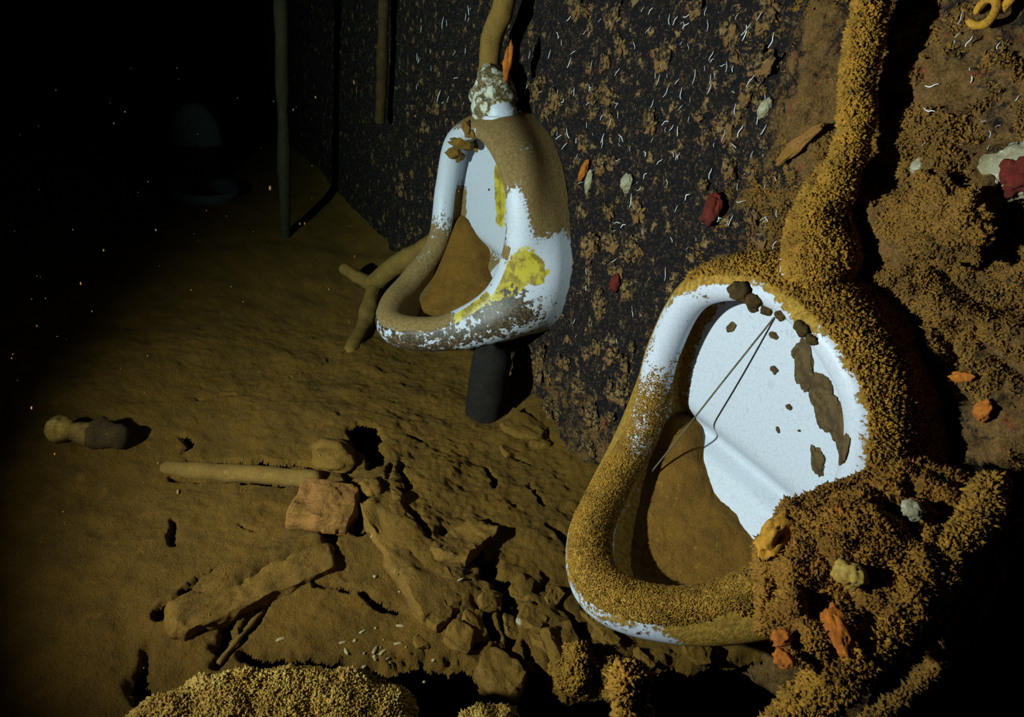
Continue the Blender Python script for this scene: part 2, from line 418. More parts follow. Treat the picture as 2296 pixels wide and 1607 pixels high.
def FL(p, dz=0.):
    """point on the real silt surface under a photo pixel"""
    z = 0.
    for _ in range(4):
        q = at(p, 2, z); z = fz(q[0], q[1])
        z = max(z, -.05)
    q = at(p, 2, z); return np.array([q[0], q[1], z+dz])

# ------------------------------------------------------------------ the encrusted wall
def WP(*pts): return [at(p, 1, 0.)[[0, 2]] for p in pts]
WR = [([(1835, -40), (1815, 120), (1800, 260), (1830, 330)], .045, .035, .45), ([(1965, 490), (2040, 560), (2120, 500), (2150, 460)], .040, .050, .6),
      ([(1960, 610), (2070, 680), (2190, 720), (2296, 800)], .030, .035, .5), ([(2010, 80), (2050, 200), (2080, 300), (2110, 420)], .045, .022, .4),
      ([(2120, 800), (2200, 900), (2250, 1000)], .04, .02, .3), ([(1560, 420), (1600, 500)], .012, .012, .35), ([(1380, 560), (1390, 660)], .02, .012, .35),
      ([(1200, 950), (1300, 1020)], .03, .03, .3), ([(1190, 820), (1300, 930), (1340, 1000)], .05, .015, .35), ([(1640, 450), (1760, 440)], .02, .012, .3)]
WC = [([(1990, 640), (2090, 770), (2150, 900)], .008, .03), ([(2090, 620), (2180, 680), (2296, 725)], .008, .03), ([(2160, 760), (2220, 830), (2296, 880)], .005, .02),
      ([(1800, 120), (1860, 60)], .005, .02)]
def wall_y(Q):
    P3 = np.column_stack([Q[:, 0], np.zeros(len(Q)), Q[:, 1]])
    wob = np.column_stack([fbm(P3, 22, 3, 131), fbm(P3, 22, 3, 147)])*.012; W = Q+wob
    gr = ss(1.0, .72, Q[:, 0]-.05*fbm(P3, 4, 3, 8))*.62
    gr = gr+ss(.30, .10, Q[:, 1])*.35
    gr = gr-.25*ss(1.6, 3.2, Q[:, 0])
    y = .006*fbm(P3, 5, 3, 12)+.0045*fbm(P3, 28, 4, 15)+.002*fbm(P3, 110, 3, 16)
    y += np.clip(gr+.1, 0, 1)*(.026*np.abs(fbm(P3, 13, 5, 18, .6))+.005*fbm(P3, 90, 3, 19))
    for pl, wd, hh, gg in WR:
        e = np.exp(-(pdist(W, WP(*pl))/wd)**2); y += hh*e; gr = gr+gg*e
    for pl, wd, dp in WC:
        y -= dp*ss(1.3, .5, pdist(W, WP(*pl))/wd)
    # plate opened low at the near end, shaped to keep that corner dark
    hole = ss(-.02, .03, sdpoly(W, WP((2140, 1060), (2230, 1100), (2330, 1040), (2500, 1100), (2700, 1800), (1750, 1800), (1900, 1450))))
    y -= .06*hole; gr = gr-.5*hole
    for xc in (.629, 1.653): y -= .022*ss(1., .75, np.hypot((Q[:, 0]-xc)/.22, (Q[:, 1]-.50)/.28))
    y -= .032
    return y, gr, hole
xs = spaced(-.7, 9.5, .05, 1.9, .0048, 1.035); zs = spaced(-.03, 2.6, -.02, 1.35, .0048, 1.06)
GX, GZ = np.meshgrid(xs, zs, indexing='ij'); Q = np.column_stack([GX.ravel(), GZ.ravel()])
Yw, Gw, Hw = wall_y(Q)
wl = link('wall_right', mesh('wall_right', np.column_stack([Q[:, 0], Yw, Q[:, 1]]), [(a, d, c, b) for a, b, c, d in gridfaces(len(xs), len(zs)) if not (Hw[a] > .97 and Hw[c] > .97)], attrs={'growth': Gw}), M_wall)
wl['kind'] = 'structure'
def wy(x, z): return float(wall_y(np.array([[x, z]]))[0][0])
def WL(p, dy=0.):
    y = 0.
    for _ in range(4):
        q = at(p, 1, y); y = wy(q[0], q[2])
    q = at(p, 1, y); return np.array([q[0], y+dy, q[2]])
# the black end of the compartment
Q = np.array([(a, b) for a in np.linspace(-.3, 4.4, 60) for b in np.linspace(-.3, 2.6, 40)])
P3 = np.column_stack([np.full(len(Q), 9.), Q]); P3[:, 0] += .05*fbm(P3, 2, 4, 5)
we = link('wall_far', mesh('wall_far', P3, gridfaces(60, 40), attrs={'growth': np.zeros(len(Q))}), M_wall); we['kind'] = 'structure'

# ------------------------------------------------------------------ urinals
KW = [0, .168, .22, .194, .15, .087, 0]; KY = [.104, .096, .089, .112, .207, .286, .322]; KZ = [.615, .547, .398, .233, .131, .089, .071]
BW = [0, .165, .262, .318, .285, .165, 0]; BZ = [.668, .600, .470, .320, .175, .080, .035]
RI = [.024, .030, .032, .033, .037, .041, .043]
def sym(Wd, Yv, Zv):
    L = np.column_stack([Wd, Yv, Zv]); return np.vstack([L, L[::-1][1:-1]*[-1, 1, 1]])
NS = 22     # samples per control span; 12 spans
def urinal_loops():
    K = catmull(sym(KW, KY, KZ), NS, True)
    B = catmull(sym(BW, [.0]*7, BZ), NS, True)
    Rr = catmull(np.array(RI+RI[::-1][1:-1])[:, None], NS, True)[:, 0]
    n = len(K); T = np.roll(K, -1, 0)-np.roll(K, 1, 0); T /= np.linalg.norm(T, axis=1)[:, None]
    side = K-np.array([0, .13, .33]); O = side-T*(side*T).sum(1)[:, None]
    # outward direction kept broadly in the plane of the opening
    Fn = np.cross(T, O); Fn /= np.linalg.norm(Fn, axis=1)[:, None]
    Fn = np.where((Fn[:, 1] < 0)[:, None], -Fn, Fn)
    Fn = Fn*.75+np.array([0, .5, .25]); Fn -= T*(Fn*T).sum(1)[:, None]; Fn /= np.linalg.norm(Fn, axis=1)[:, None]
    O = np.cross(Fn, T); O *= np.sign((O*side).sum(1))[:, None]; O /= np.linalg.norm(O, axis=1)[:, None]
    s = np.minimum(np.arange(n), n-np.arange(n))/(n/2.)       # 0 top .. 1 lip
    sgn = np.where(np.arange(n) < n/2, 1., -1.)
    loops = []; phi = []
    for a in np.linspace(-50, 118, 18):                         # around the rolled rim: inside, front, outside
        r = math.radians(a); loops.append(K+(-O*math.cos(r)+Fn*math.sin(r))*Rr[:, None]); phi.append(a)
    return K, B, Rr, O, Fn, loops, phi, s, sgn
def make_urinal(seed, paint, mat, label, x0, group):
    K, B, Rr, O, Fn, loops, phi, s, sgn = urinal_loops(); n = len(K)
    root = thing('urinal', label, 'urinal', (x0, 0, 0), group)
    # rim
    V = np.vstack(loops)+[0, 0, ZO]; ph = np.repeat(phi, n); S = np.tile(s, len(loops)); G = np.tile(sgn, len(loops))
    A = paint('rim', V, ph, S, G)
    f = [(a, b, c, d) for a, b, c, d in gridfaces(len(loops), n, False, True)]
    rim = link('rim', mesh('urinal_rim', V, f, attrs=A), mat, root)
    # outer shell from the rim back to the wall
    outer = loops[-1]; sh = []; r = math.radians(118)
    tang = O*math.sin(r)+Fn*math.cos(r); full = .045+.05*ss(.45, .8, s)+.03*ss(.8, 1., s)
    full = np.where(sgn < 0, full+.02*ss(.5, .3, s), full)
    C1 = outer+tang*full[:, None]; C2 = B+(B-[0, 0, .33])/np.linalg.norm(B-[0, 0, .33], axis=1)[:, None]*.004+[0, .05, 0]
    C2 = C2+np.array([0, .03, -.01])*ss(.6, .95, s)[:, None]
    for k, t in enumerate(np.linspace(0, 1, 30)):
        sh.append((1-t)**3*outer+3*t*(1-t)**2*C1+3*t*t*(1-t)*C2+t**3*B)
    sh.append(B+[0, -.03, 0]); V = np.vstack(sh)+[0, 0, ZO]; m = len(sh)
    S = np.tile(s, m); G = np.tile(sgn, m); A = paint('shell', V, np.repeat(np.linspace(0, 1, m), n), S, G)
    f = gridfaces(m, n, False, True); shell = link('shell', mesh('urinal_shell', V, f, attrs=A), mat, root)
    # basin: from the rim's inside back to the hollow
    inner = loops[0]; Bi = np.column_stack([K[:, 0]*1.0, np.full(n, .016), K[:, 2]*.93+.045-.035*ss(.75, 1, s)]); ba = []
    mid = np.column_stack([K[:, 0]*1.06, np.minimum(K[:, 1]*.62+.012, .2), K[:, 2]*.97+.005-.060*ss(.62, 1, s)])
    cp = np.array([0, .004, .36])
    def back(L):
        '''the glazed back: flat above, pinched in a shallow fold, then curving forward into the sump'''
        z = L[:, 2]; L = L.copy(); L[:, 1] += .016-.031*np.exp(-((z-.245)/.027)**2)+.035*ss(.21, .10, z); return L
    for t in np.linspace(0, 1, 24): L = (1-t)**2*inner+2*t*(1-t)*mid+t*t*Bi; ba.append(L*(1-t**3)+back(L)*t**3)
    for t in np.linspace(0.02, .97, 44):
        L = Bi*(1-t)+cp*t; L[:, 1] = .016-.006*math.sin(t*PI/2); ba.append(back(L))
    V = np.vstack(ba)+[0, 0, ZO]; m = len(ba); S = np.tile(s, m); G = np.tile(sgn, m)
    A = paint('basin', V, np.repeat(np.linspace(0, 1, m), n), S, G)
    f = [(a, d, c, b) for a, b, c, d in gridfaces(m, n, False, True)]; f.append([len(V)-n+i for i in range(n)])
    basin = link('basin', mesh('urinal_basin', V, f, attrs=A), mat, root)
    return root, rim, shell, basin
ZO = .15
XN, XF = .629, 1.653
def gp(V, c, r): return np.exp(-(((V-np.asarray(c))/np.asarray(r))**2).sum(1))
def paint_near(part, V, ph, S, G):
    n = len(V); d = np.zeros(n); st = np.full(n, -.2); fk = np.full(n, .0)
    z = V[:, 2]-ZO; R_ = G < 0
    if part == 'rim':
        L = .03+.60*ss(.36, .50, S)*ss(-60, 10, ph)+.30*ss(.48, .60, S)
        L += 1.0*ss(66, 100, ph)*ss(.42, .05, S)+.12*ss(.2, .34, S)*ss(40, 90, ph)
        Rt = .06+.85*ss(22, 100, ph)+.9*ss(.58, .66, S)
        d = np.where(R_, Rt, L); d = np.where(S > .62, np.maximum(d, .9*ss(-60, -10, ph)), d)
        d = d-.5*ss(.62, .8, S)*ss(98, 125, ph)
        fk = .20*np.ones(n)
    elif part == 'shell':
        d = 1.0*ss(.82, .72, S)+.10+.45*ss(.16, .02, ph)*ss(.7, .9, S); fk = .40*ss(.7, .8, S)
    else:
        d = .02+.6*ss(.10, .06, z)+.45*ss(.12, .02, S)*ss(.5, .1, ph)+.75*(G > 0)*ss(.10, .25, S)*ss(.46, .40, ph)*ss(0, .06, ph)+.8*(G < 0)*ss(.55, .65, S)*ss(.46, .40, ph); st = st+.55*gp(V, (-.12, .05, ZO+.45), (.05, 9, .12))  # side-wall term browns the glaze to paint in the rim's shadow
    return dict(dirt_shade=d, stain=st, flake=fk)
def paint_far(part, V, ph, S, G):
    n = len(V); d = np.zeros(n); st = np.full(n, -.3); fk = np.zeros(n); z = V[:, 2]-ZO; R_ = G < 0
    if part == 'rim':
        L = .05+.75*ss(.36, .5, S)+.8*ss(60, 100, ph)*ss(.2, .02, S)
        Rt = .85*ss(.41, .36, S)*ss(0, 50, ph)+.85*ss(.62, .76, S)+.14
        d = np.where(R_, Rt, L); low = ss(.60, .70, S); d = d*(1-low)+low*1.0*ss(125, 92, ph)
        fk = .62*low*ss(92, 112, ph)+.12
        st = st+np.where(R_, 1.5*ss(.47, .52, S)*ss(.68, .62, S)*ss(50, 90, ph), 0)
        fk = fk+.35*ss(.16, .1, S)*ss(70, 20, ph)
    elif part == 'shell':
        d = .85*ss(.33, .43, z)+.12+.35*gp(V, (-.30, .03, ZO+.30), (.03, .05, .08))
        fk = .12+.42*ss(.28, .18, z)+.25*ss(.10, .03, z)
        st = st+1.5*np.exp(-((z-.255)/.065)**2)*ss(.50, .25, ph)*R_
    else:
        d = .02+.9*ss(.30, .20, z)*(G > 0)*ss(.35, .5, S)+.8*(G > 0)*ss(.30, .38, S)*ss(.46, .40, ph)  # side-wall term adds painted shade to the brown silt film
        st = st+1.2*gp(V, (-.085, .03, ZO+.42), (.04, 9, .13))
    return dict(dirt_shade=d, stain=st, flake=fk)

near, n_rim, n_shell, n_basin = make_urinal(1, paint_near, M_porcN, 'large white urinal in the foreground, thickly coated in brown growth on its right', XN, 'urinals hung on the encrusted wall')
far, f_rim, f_shell, f_basin = make_urinal(2, paint_far, M_porcF, 'smaller more distant urinal with yellow stain and flaking white underside', XF, 'urinals hung on the encrusted wall')

def silt_in(root, basin, rim, label, prof, seed):
    T1 = bvh(basin.data); T2 = bvh(rim.data); V = []; nr, na = 36, 160; c = np.array([0., .15]); RR = []
    for a in range(na):
        an = 2*PI*a/na; d = np.array([math.cos(an), math.sin(an)]); r = .08
        for it in range(8):
            q = c+d*r; z = prof(q[0], q[1])+ZO; best = .30
            for T_ in (T1, T2):
                h = T_.ray_cast(Vector((c[0], c[1], z)), Vector((d[0], d[1], 0)))
                if h[0] is not None: best = min(best, h[3])
            r = .5*r+.5*best
        RR.append(min(r, .25))
    RR = np.array(RR); RR = np.minimum(RR, (np.roll(RR, 1)+np.roll(RR, -1)+np.roll(RR, 2)+np.roll(RR, -2))/4+.006)+.005
    for a in range(na):
        an = 2*PI*a/na; d = np.array([math.cos(an), math.sin(an)])
        for k in range(nr):
            q = c+d*RR[a]*(k/(nr-1)); V.append((q[0], q[1], prof(q[0], q[1])+ZO))
    V = np.array(V); V[:, 2] += .0035*fbm(V, 30, 4, seed)+.0015*fbm(V, 120, 3, seed+3)
    top = mesh('silt_bed', V, [(a, b, c_, d_) for a, b, c_, d_ in gridfaces(na, nr, True, False)])
    o = link('silt_bed', top, M_siltfill, None, (root.location.x, 0, 0))
    return tag(o, label, 'silt', kind='stuff')
def sm(a, b, x): t = min(1, max(0, (x-a)/(b-a))); return t*t*(3-2*t)
prof = lambda x, y: .050+.118*sm(.25, .04, y)+.085*sm(.02, .18, x)*sm(.14, .02, y)-.02*sm(0, -.15, x)
silt_in(near, n_basin, n_rim, 'brown silt settled in the bowl of the foreground urinal', prof, 3)
prof2 = lambda x, y: .055+.145*sm(.26, .04, y)+.11*sm(-.02, .18, x)*sm(.15, .03, y)
silt_in(far, f_basin, f_rim, 'brown silt settled in the bowl of the farther urinal', prof2, 8)

NB = [BVHTree.FromPolygons((verts(o.data)+[XN, 0, 0]).tolist(), [list(p.vertices) for p in o.data.polygons]) for o in (n_rim, n_shell, n_basin)]
FB = [BVHTree.FromPolygons((verts(o.data)+[XF, 0, 0]).tolist(), [list(p.vertices) for p in o.data.polygons]) for o in (f_rim, f_shell, f_basin)]
def hit(p, trees):
    d = raydir(p); best = None
    for t in trees:
        loc, nor, i, ds = t.ray_cast(Vector(CAM), Vector(d))
        if loc is not None and (best is None or ds < best[2]): best = (np.array(loc), np.array(nor), ds)
    if best is None: return None
    loc, nor, ds = best
    if nor@d > 0: nor = -nor
    return loc, nor, ds
def dab(objs, x0, trees, p, attr, r, amt):
    '''stain or bare patch on the glaze, as a soft spot in the object's own surface attribute'''
    h = hit(p, trees)
    if h is None: return
    c = h[0]-[x0, 0, 0]; r = np.broadcast_to(np.asarray(r, float), (3,))
    for o in objs:
        V = verts(o.data); A = o.data.attributes[attr]; v = np.empty(len(V), np.float32); A.data.foreach_get('value', v)
        v += (amt*np.exp(-(((V-c)/r)**2).sum(1))).astype(np.float32); A.data.foreach_set('value', v)
NO, FO = (n_rim, n_shell), (f_rim, f_shell)
for p, r, a_ in (((1178, 590), .050, 1.5), ((1150, 625), .035, .8), ((1205, 620), .035, .9)): dab(FO, XF, FB, p, 'stain', r, a_)
for p, r, a_ in (((1155, 480), .04, -.9), ((1165, 530), .045, -1.0), ((1245, 560), (.03, .05, .07), -1.), ((1260, 600), .05, -.9), ((1185, 330), .03, -.35), ((1200, 470), .03, .3), ((1215, 500), .04, .35), ((1150, 440), .03, -.6)): dab(FO, XF, FB, p, 'dirt_shade', r, a_)
for p, r, a_ in (((1120, 700), .05, .5), ((1180, 690), .05, .45), ((920, 770), .05, .4), ((1000, 770), .05, .35), ((1150, 660), .03, .4), ((1080, 740), .04, .3)): dab(FO, XF, FB, p, 'flake', r, a_)
for p, r, a_ in (((1118, 420), (.03, .06, .06), 1.3), ((1122, 480), (.03, .06, .06), 1.3), ((1115, 380), (.025, .05, .04), .9)): dab((f_basin,), XF, FB, p, 'stain', r, a_)
for p, r, a_ in (((1890, 860), .028, -.8), ((1905, 940), .028, -.9), ((1900, 1040), .03, -.9), ((1860, 780), .025, -.7), ((1885, 1090), .025, -.6), ((1440, 1000), .03, -.5), ((1420, 930), .03, -.3), ((1480, 980), .02, -.4), ((1700, 640), .03, -.5)): dab(NO, XN, NB, p, 'dirt_shade', r, a_)
for p, r, a_ in (((1560, 660), .03, .28), ((1620, 690), .02, .35), ((1500, 840), .02, .25), ((1470, 900), .03, .3)): dab(NO, XN, NB, p, 'dirt_shade', r, a_)
for p in ((1665, 1300), (1690, 1290), (1640, 1310)): dab((n_rim, n_basin), XN, NB, p, 'dirt_shade', .04, 1.5)
def frame(n):
    n = Vector(n).normalized(); return n.to_track_quat('Z', 'Y').to_matrix()
def on_surface(name, p, trees, size, mat, parent, seed, rough=.3, freq=2., spin=0., sink=.3, sub=4, label=None):
    h = hit(p, trees)
    if h is None: return None
    loc, nor, ds = h
    me = blob(name, size, seed, rough, freq, sub)
    o = link(name, me, mat, parent); M = frame(nor).to_4x4() @ Matrix.Rotation(spin, 4, 'Z')
    q = Vector(loc+nor*size[2]*(1-sink)*.5)-parent.matrix_world.translation if parent is None else Vector(loc+nor*size[2]*(1-sink)*.5-np.array(parent.location))
    o.matrix_local = Matrix.Translation(q) @ M
    if label: o['label'] = label
    return o
# scabs of rust and scale in the foreground basin (photo position, radii in metres)
for i, (p, a, b, sp) in enumerate([((1803, 822), .038, .017, 2.0), ((1845, 866), .019, .019, 0), ((1862, 925), .036, .024, 2.1), ((1885, 965), .030, .020, 1.9), ((1835, 905), .030, .010, 2.6),
        ((1833, 1037), .025, .014, 2.1), ((1640, 733), .012, .008, 1.2), ((1737, 829), .007, .007, 0), ((1745, 963), .006, .003, 2.3), ((1735, 752), .008, .006, 0),
        ((1893, 1010), .024, .010, 1.6), ((1790, 790), .014, .010, 1.4), ((1770, 912), .006, .004, 0), ((1793, 965), .002, .002, 0)]):
    on_surface('scale_patch', p, NB, (a, b, .003), M_scab, near, i+3, .30 if a < .03 and i != 5 else .38, 1.5, sp, .2, 5, label='dark brown scale patch' if i < 2 else None)
for i, (p, r) in enumerate([((1665, 652), .020), ((1693, 672), .015), ((1720, 695), .011), ((1752, 705), .010), ((1800, 735), .013), ((1690, 690), .010), ((1822, 760), .009)]):
    on_surface('growth_knob', p, NB, (r, r*.85, r*.8), M_rust, near, i+30, .3, 2., 0, .5, 3)
for i, (p, r) in enumerate([((1035, 320), .030), ((1018, 340), .024), ((1050, 290), .022), ((1030, 352), .018), ((1062, 302), .016), ((1068, 330), .014)]):
    on_surface('growth_knob', p, FB, (r, r*.8, r*.45), M_rock, far, i+50, .38, 2.4, i, .5, 3)
# collars where the water pipes enter
def collar(root, x, r, mat, label, top):
    me = tube('inlet_collar', [(0, .060, ZO+.61), (0, .062, ZO+top-.028), (0, .066, ZO+top-.012)], [r, r*.95, r*.8], 28, .003, 40, 5)
    o = link('inlet_collar', me, mat, root); o['label'] = label; return o
collar(far, XF, .050, M_porcF, 'white inlet collar', .685)
collar(near, XN, .050, M_porcN, 'silted inlet collar', .685)

# growth on the foreground urinal
sl = [hit(p, NB) for p in ((1750, 590), (1775, 606), (1808, 617), (1850, 622))]
link('bare_glaze', tube('bare_glaze', [h[0]+h[1]*.007-[XN, 0, 0] for h in sl], [.0015, .0045, .0045, .0015], 10, .001, 60, 2, 8), M_white, near)['label'] = 'thin crescent of bare white glaze'
P, N_ = sample(n_shell.data, 42000, 5, lambda c, n: ((c[:, 2] > ZO+.16) & ((c[:, 0] < .05) | (c[:, 2] > ZO+.56))).astype(float)*(.3+.7*ss(0, -.12, c[:, 0])))
N_ = np.where(((P-[0, .1, ZO+.33])*N_).sum(1)[:, None] < 0, -N_, N_)
fuzz('growth_turf', P, N_, .0050, M_fuzz, near, 4, 5, 'brown hydroid turf')
def near_rim_mask(c, n):
    K = c-[0, .1, ZO+.36]; out = (n*K).sum(1)
    return ((c[:, 0] < -.02) & (c[:, 2] > ZO+.2)).astype(float)*(np.abs(out) > .0)*ss(.235, .265, np.hypot(c[:, 0]*1., (c[:, 2]-ZO-.40)*.9))
P, N_ = sample(n_rim.data, 5000, 6, near_rim_mask)
N_ = np.where(((P-[0, .05, ZO+.36])*N_).sum(1)[:, None] < 0, -N_, N_)
fuzz('rim_turf', P, N_, .005, M_fuzz, near, 4, 6)

def low_mask(c, n): return np.where(c[:, 0] > .02, ss(ZO+.40, ZO+.27, c[:, 2]+.05*fbm(c, 26, 4, 5)), ss(ZO+.22, ZO+.18, c[:, 2]))
P, N_ = sample(n_rim.data, 26000, 16, low_mask)
K_ = urinal_loops()[0]; Kc = (K_+[0, 0, ZO])[::3]; near_i = np.array([((Kc-p)**2).sum(1).argmin() for p in P]); out_ = P-Kc[near_i]; N_ = np.where(((out_*N_).sum(1) < 0)[:, None], -N_, N_)
fuzz('silt_nap', P, N_, .0024, M_fuzz, near, 3, 17)

# wire across the bowl
h1 = hit((1737, 712), NB); h2 = hit((1440, 1080), NB)
a = h1[0]+h1[1]*.002; b = h2[0]+h2[1]*.004
wire = link('wire', tube('wire', [a, a*.66+b*.34+[0, .002, -.002], a*.33+b*.67+[0, 0, -.001], b], .0017, 8, 0, 40, 3), M_wire)
tag(wire, 'thin taut wire strung diagonally across the foreground urinal bowl', 'wire')

# ------------------------------------------------------------------ pipes
r1 = thing('supply_pipe', 'thick overgrown water pipe rising from the foreground urinal', 'pipe', (XN, .065, ZO+.68), 'water pipes above the urinals')
base = np.array(r1.location)
path = [at(p, 1, y)-base for p, y in [((1838, 590), .065), ((1835, 520), .065), ((1850, 450), .065), ((1893, 370), .065), ((1915, 290), .065), ((1922, 180), .065), ((1940, 70), .065), ((1965, -80), .065), ((1990, -200), .065)]]
pm = tube('pipe', path, [.052, .045, .033, .023, .019, .019, .019, .020, .020], 28, .005, 30, 4, 14)
pp = link('pipe', pm, M_growth, r1)
P, N_ = sample(pm, 30000, 8); fuzz('growth_turf', P, N_, .0048, M_fuzz, r1, 4, 8, 'ragged ochre hydroid turf')
r2 = thing('supply_pipe', 'thin bare water pipe rising from the farther urinal', 'pipe', (XF, .065, ZO+.69), 'water pipes above the urinals')
base = np.array(r2.location)
path = [at(p, 1, y)-base for p, y in [((1100, 185), .066), ((1098, 140), .066), ((1105, 80), .066), ((1128, 20), .066), ((1140, -60), .066), ((1150, -160), .066)]]
link('pipe', tube('pipe', path, [.036, .029, .028, .027, .027, .027], 20, .003, 25, 14, 12), M_pipe, r2)
me = tube('coupling', [at((1105, 243), 1, .066)-base, at((1106, 218), 1, .066)-base, at((1108, 195), 1, .066)-base, at((1102, 170), 1, .066)-base], [.058, .062, .050, .038], 28, .007, 38, 24, 10)
mc = Mat('flaking_coupling'); q = mc.noise(42, 6, .7)
mc.col(mc.mix(mc.step(q, .47, .55), mc.mix(mc.step(mc.noise(130, 4, .7), .45, .6), (.17, .12, .045), (.06, .04, .018)), (.52, .52, .42))); mc.bump(q, .8, .006)
link('coupling', me, mc.m, r2)['label'] = 'flaking white and brown coupling'
link('rust_flake', (lambda m: m)(blob('rust_flake', (.012, .010, .045), 3, .4, 2, 3)), M_orange, r2).location = at((1138, 140), 1, .08)-base
dr = tag(link('drain_pipe', tube('drain_pipe', [(0, 0, -.08), (0, 0, 0), (0, 0, .10), (0, 0, .17)], .056, 28, .003, 30, 6), M_black, None, (1.43, .115, .03)), 'short black drain pipe standing under the farther urinal', 'pipe')

# ------------------------------------------------------------------ rust mass and fallen bar over the near lip
OUT = [(1702, 1222), (1735, 1190), (1760, 1130), (1830, 1110), (1900, 1085), (1960, 1050), (2080, 1040), (2170, 1075), (2235, 1095), (2225, 1150), (2150, 1260), (2080, 1380), (1990, 1470), (1930, 1500), (1860, 1525),
       (1830, 1480), (1770, 1475), (1745, 1420), (1700, 1400), (1712, 1320)]
A_, B_, C_ = at((1700, 1300), 1, .335), at((2215, 1090), 1, .075), at((1850, 1520), 1, .36)
pn = np.cross(B_-A_, C_-A_); pn /= np.linalg.norm(pn)
if pn@(CAM-A_) < 0: pn = -pn
eu = (B_-A_)/np.linalg.norm(B_-A_); ev = np.cross(pn, eu)
def onplane(p):
    d = raydir(p); t = ((A_-CAM)@pn)/(d@pn); q = CAM+d*t-A_; return np.array([q@eu, q@ev])
poly = np.array([onplane(p) for p in OUT]); lo_, hi_ = poly.min(0)-.01, poly.max(0)+.01
u = np.arange(lo_[0], hi_[0], .004); v = np.arange(lo_[1], hi_[1], .004); U, W_ = np.meshgrid(u, v, indexing='ij'); Q = np.column_stack([U.ravel(), W_.ravel()])
P3 = np.column_stack([Q, np.zeros(len(Q))]); sd = sdpoly(Q+np.column_stack([fbm(P3, 30, 3, 1), fbm(P3, 30, 3, 2)])*.006, poly)
hgt = .045*np.sqrt(np.clip(sd, 0, .08)/.08); hgt += np.where(sd > 0, 1, 0)*ss(0, .02, sd)*(.022*fbm(P3, 11, 4, 3)+.007*fbm(P3, 50, 3, 4)-.035*ss(.25, .6, fbm(P3, 16, 3, 9)))
ok = sd > -.003; idx = -np.ones(len(Q), int); idx[ok] = np.arange(ok.sum()); nv = int(ok.sum())
base = A_+(poly.mean(0)[0])*eu+(poly.mean(0)[1])*ev
W3 = A_+Q[:, :1]*eu+Q[:, 1:]*ev-base
front = (W3+pn*hgt[:, None])[ok]; back = (W3-pn*(.01+.03*ss(0, .05, sd))[:, None])[ok]
fc = []
for a, b, c, d in gridfaces(len(u), len(v)):
    if ok[a] and ok[b] and ok[c] and ok[d]:
        i = (idx[a], idx[b], idx[c], idx[d]); fc.append(i); fc.append(tuple(nv+k for k in i[::-1]))
from collections import Counter
ec = Counter(); ed = {}
for f_ in fc[::2]:
    for k in range(4):
        e = (f_[k], f_[(k+1) % 4]); ec[tuple(sorted(e))] += 1; ed[tuple(sorted(e))] = e
for e, nn in ec.items():
    if nn == 1: x, y = ed[e]; fc.append((y, x, nv+x, nv+y))
rm = thing('rust_mass', 'shaggy orange-brown mass of rust and growth covering the foreground urinal lip', 'rust clump', base)
cm = mesh('crust', np.vstack([front, back]), [tuple(int(k) for k in f_) for f_ in fc])
link('crust', cm, M_growthred, rm)
def hairy(me, n, size, mat, parent, seed, blades=4, label=None, toward=None):
    P, N_ = sample(me, n, seed)
    if toward is not None: N_ = np.where((N_@toward)[:, None] < 0, -N_, N_)
    return fuzz('growth_turf', P, N_, size, mat, parent, blades, seed, label)
hairy(cm, 70000, .0055, M_growthred, rm, 21, 4, 'shaggy ochre turf', None)
def crust_at(p, h=.03):
    q = onplane(p); return A_+eu*q[0]+ev*q[1]+pn*h
def perch(name, pt, size, mat, label, cat, seed, rough=.25, sub=4, group=None, nrm=None, spin=0., freq=2.2, power=1.):
    o = link(name, blob(name, size, seed, rough, freq, sub, 4, power), mat)
    M = (frame(nrm).to_4x4() if nrm is not None else Matrix.Identity(4)) @ Matrix.Rotation(spin, 4, 'Z')
    o.matrix_world = Matrix.Translation(Vector(pt)) @ M
    return tag(o, label, cat, group)
amb = perch('yellow_sponge', crust_at((1742, 1225), .03), (.016, .030, .016), M_amber, 'small bright amber sponge on the upper left corner of the rust clump', 'sponge', 3, .35, 4, None, pn, .3)
perch('pale_knob', crust_at((1903, 1325), .04), (.018, .015, .014), M_fuzzpale, 'pale tan knob of sponge on the middle of the rust clump', 'sponge', 5, .3, 4, None, pn)
perch('shell', crust_at((2040, 1187), .045), (.013, .012, .010), M_pale, 'round whitish shell stuck on the rust clump', 'shell', 6, .25, 4, None, pn)
for p, sz, sp in (((1880, 1440), (.030, .012, .008), -.5), ((1757, 1455), (.010, .012, .006), 0), ((1760, 1500), (.012, .010, .006), 0)):
    o = link('orange_patch', blob('orange_patch', sz, int(p[0]), .3), M_orange, rm); q = crust_at(p, .032)-base
    o.matrix_local = Matrix.Translation(Vector(q)) @ frame(pn).to_4x4() @ Matrix.Rotation(sp, 4, 'Z')
# the bar
bar = thing('fallen_bar', 'long growth-covered metal bar leaning along the right edge of the rust clump', 'bar', at((2000, 1400), 1, .27))
base = np.array(bar.location)
bp = [at(p, 1, y)-base for p, y in [((2225, 1085), .10), ((2190, 1160), .13), ((2120, 1255), .18), ((2060, 1350), .22), ((1980, 1430), .28), ((1870, 1530), .34), ((1770, 1620), .38), ((1640, 1760), .44)]]
bm_ = tube('core', bp, [.016, .019, .018, .019, .020, .022, .022, .022], 20, .004, 40, 9, 12); link('core', bm_, M_growth, bar)
hairy(bm_, 20000, .0056, M_fuzz, bar, 31, 4, 'ochre turf')

